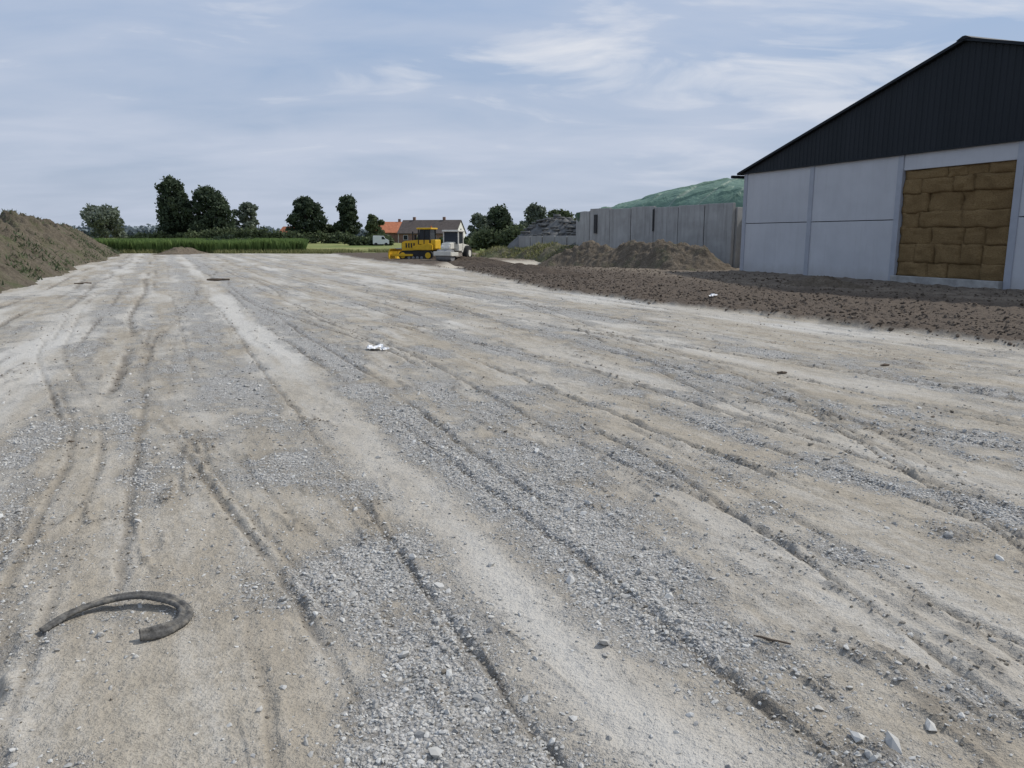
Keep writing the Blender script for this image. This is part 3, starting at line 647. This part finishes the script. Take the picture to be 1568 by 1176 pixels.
for i,p in enumerate(path):
    t=path[min(i+1,len(path)-1)]-path[max(i-1,0)]; t/=np.linalg.norm(t); side=np.cross(t,[0,0,1]); side/=np.linalg.norm(side); up=np.cross(side,t)
    f=i/(len(path)-1)
    tw=-.35+.9*f+.25*math.sin(i*.06); tap=.55+.45*min(1,f*4)
    rw=.031*tap*(1+.1*math.sin(i*.21)); rh=.014*tap+.002
    ring=[]
    for j in range(npf):
        a=2*math.pi*j/npf
        x=rw*math.cos(a); z=rh*math.sin(a)*(1-.85*math.exp(-((math.cos(a)-.1)/.22)**2))
        r=1+(.06 if i%3==0 else 0)
        xx=x*math.cos(tw)-z*math.sin(tw); zz=x*math.sin(tw)+z*math.cos(tw)
        q=p+side*xx*r+up*zz*r; ring.append(bm.verts.new((q[0],q[1],q[2]+.012+float(hz[i]))))
    if prev:
        for j in range(npf): bm.faces.new((prev[j],ring[j],ring[(j+1)%npf],prev[(j+1)%npf]))
    else: bm.faces.new(ring)
    prev=ring
bm.faces.new(prev[::-1]); bmesh.ops.recalc_face_normals(bm,faces=bm.faces)
hosem,nt,b=newmat('weathered_rubber'); v=objco(nt)
c=ramp(nt,noise(nt,v,40,5,.7),.35,.65,(.055,.053,.05),(.15,.145,.135))
c=mix(nt,mth(nt,'MULTIPLY',ramp(nt,noise(nt,v,12,4,.6),.5,.65),.6),c,(.30,.27,.22))
L(nt,c,b.inputs['Base Color']); b.inputs['Roughness'].default_value=.8; bump(nt,b,noise(nt,v,90,3,.6),.6,.006)
from_bm(bm,'rubber_hose',hosem,None,True)
# ------------------------------------------------------------ litter
def crump(name,x,y,w,l,mat,hh=.04,rot=0,k=0):
    n=9; zz=float(height(np.array([x]),np.array([y]))[0])+.015
    g=np.linspace(-.5,.5,n); U,W=np.meshgrid(g,g); Zc=hh*(vn(U*5+k,W*5+k,k)-.1)
    U2=U+.12*(vn(U*4,W*4+k,2)-.5); W2=W+.12*(vn(W*4+k,U*4,3)-.5)
    c,s=math.cos(rot),math.sin(rot)
    V=np.stack([x+(U2*w*c-W2*l*s),y+(U2*w*s+W2*l*c),zz+Zc],-1).reshape(-1,3); I=np.arange(n*n).reshape(n,n)
    F=np.stack([I[:-1,:-1],I[:-1,1:],I[1:,1:],I[1:,:-1]],-1).reshape(-1,4); return mesh_np(name,V,F,[mat])
crump('paper_litter',-2.19,12.4,.25,.25,wp,.08,.3,1)
crump('paper_litter',-2.02,12.28,.12,.12,wp,.05,.9,2)
crump('plastic_litter',5.6,21.9,.22,.18,wp,.1,.9,3)
wood=simple('old_timber',(.13,.10,.075),.9,.3,6,.005)
def stick(name,x,y,l,r,rot,mat):
    z=float(height(np.array([x]),np.array([y]))[0])+r*.8; bm=bmesh.new(); prev=None
    for i in range(7):
        t=i/6-.5; cx=x+t*l*math.cos(rot)+.06*l*(random.random()-.5); cy=y+t*l*math.sin(rot)+.06*l*(random.random()-.5); rr_=r*(1.1-abs(t))*random.uniform(.8,1.15)
        ring=[bm.verts.new((cx-math.sin(rot)*rr_*math.cos(a),cy+math.cos(rot)*rr_*math.cos(a),z+rr_*math.sin(a))) for a in np.linspace(0,2*math.pi,7)[:-1]]
        if prev:
            for j in range(6): bm.faces.new((prev[j],ring[j],ring[(j+1)%6],prev[(j+1)%6]))
        else: bm.faces.new(ring)
        prev=ring
    bm.faces.new(prev[::-1]); from_bm(bm,name,mat)
stick('broken_branch',1.17,3.25,.16,.006,-.5,wood)
stick('timber_scrap',-12.1,32.5,.9,.06,.1,wood); stick('timber_scrap',-16.7,30.7,.6,.04,.5,wood)
stick('timber_scrap',3.6,10.3,.14,.02,.1,wood); stick('timber_scrap',5.3,11.0,.14,.02,.3,wood)
x=np.array([.41,.43,1.35,1.25,1.55]);y=np.array([3.22,3.25,2.5,2.55,2.62]);s=np.array([.035,.02,.045,.03,.03])
for i in range(5): scatter('loose_rock',x[i:i+1],y[i:i+1],s[i:i+1],ms,.6,.1)
# ------------------------------------------------------------ camera, sun, sky
cam=bpy.data.cameras.new('camera'); co=bpy.data.objects.new('camera',cam); COL.objects.link(co)
cam.sensor_width=36; cam.lens=36*1200/1568; cam.clip_end=9000; cam.clip_start=.05
co.location=(0,0,1.8); co.rotation_euler=(math.radians(90-10.67),0,0); scene.camera=co
EL,AZ=math.radians(47),math.radians(62)
sd=Vector((math.sin(AZ)*math.cos(EL),math.cos(AZ)*math.cos(EL),math.sin(EL)))
sl=bpy.data.lights.new('sun','SUN'); sl.energy=3.2; sl.angle=math.radians(2.5); sl.color=(1,.965,.91)
so=bpy.data.objects.new('sun',sl); COL.objects.link(so); so.rotation_euler=sd.to_track_quat('Z','Y').to_euler()
W=bpy.data.worlds.new('World'); scene.world=W; W.use_nodes=True; nt=W.node_tree; bg=nt.nodes['Background']; bg.inputs[1].default_value=.1
sk=N(nt,'ShaderNodeTexSky'); sk.sky_type='NISHITA'; sk.sun_disc=False; sk.sun_elevation=EL; sk.sun_rotation=AZ; sk.dust_density=1.0; sk.ozone_density=2
tc=N(nt,'ShaderNodeTexCoord'); sp=N(nt,'ShaderNodeSeparateXYZ'); L(nt,tc.outputs['Generated'],sp.inputs[0])
zc=mth(nt,'ADD',mth(nt,'MAXIMUM',sp.outputs[2],0),.16)
cb=N(nt,'ShaderNodeCombineXYZ'); L(nt,mth(nt,'DIVIDE',sp.outputs[0],zc),cb.inputs[0]); L(nt,mth(nt,'DIVIDE',sp.outputs[1],zc),cb.inputs[1])
mp=N(nt,'ShaderNodeMapping'); mp.inputs['Rotation'].default_value=(0,0,-.5); mp.inputs['Scale'].default_value=(.6,1.0,1); mp.inputs['Location'].default_value=(3.1,1.7,0); L(nt,cb.outputs[0],mp.inputs[0])
n1=noise(nt,mp.outputs[0],1.1,4,.5,.4); n2=noise(nt,mp.outputs[0],2.6,6,.55,.5)
dens=mth(nt,'ADD',mth(nt,'MULTIPLY',n1,.65),mth(nt,'MULTIPLY',n2,.35))
veil=ramp(nt,dens,.38,.60)
haze=ramp(nt,sp.outputs[2],.0,.38,(1,1,1),(0,0,0))
blue=mix(nt,.75,sk.outputs[0],(2.9,4.4,7.0))
base=mix(nt,mth(nt,'MULTIPLY',haze,.9),blue,(4.6,5.15,6.2))
cl_=mix(nt,mth(nt,'MULTIPLY',veil,.75),base,(5.6,6.15,7.35))
bright=ramp(nt,mth(nt,'ADD',mth(nt,'MULTIPLY',n2,.8),mth(nt,'ADD',mth(nt,'MULTIPLY',sp.outputs[0],.16),mth(nt,'MULTIPLY',sp.outputs[2],.12))),.45,.61)
cl_=mix(nt,mth(nt,'MULTIPLY',mth(nt,'MULTIPLY',bright,.75),ramp(nt,sp.outputs[2],.02,.2)),cl_,(7.7,7.9,8.4))
L(nt,cl_,bg.inputs[0])
scene.view_settings.view_transform='Standard'; scene.view_settings.look='None'; scene.view_settings.exposure=0
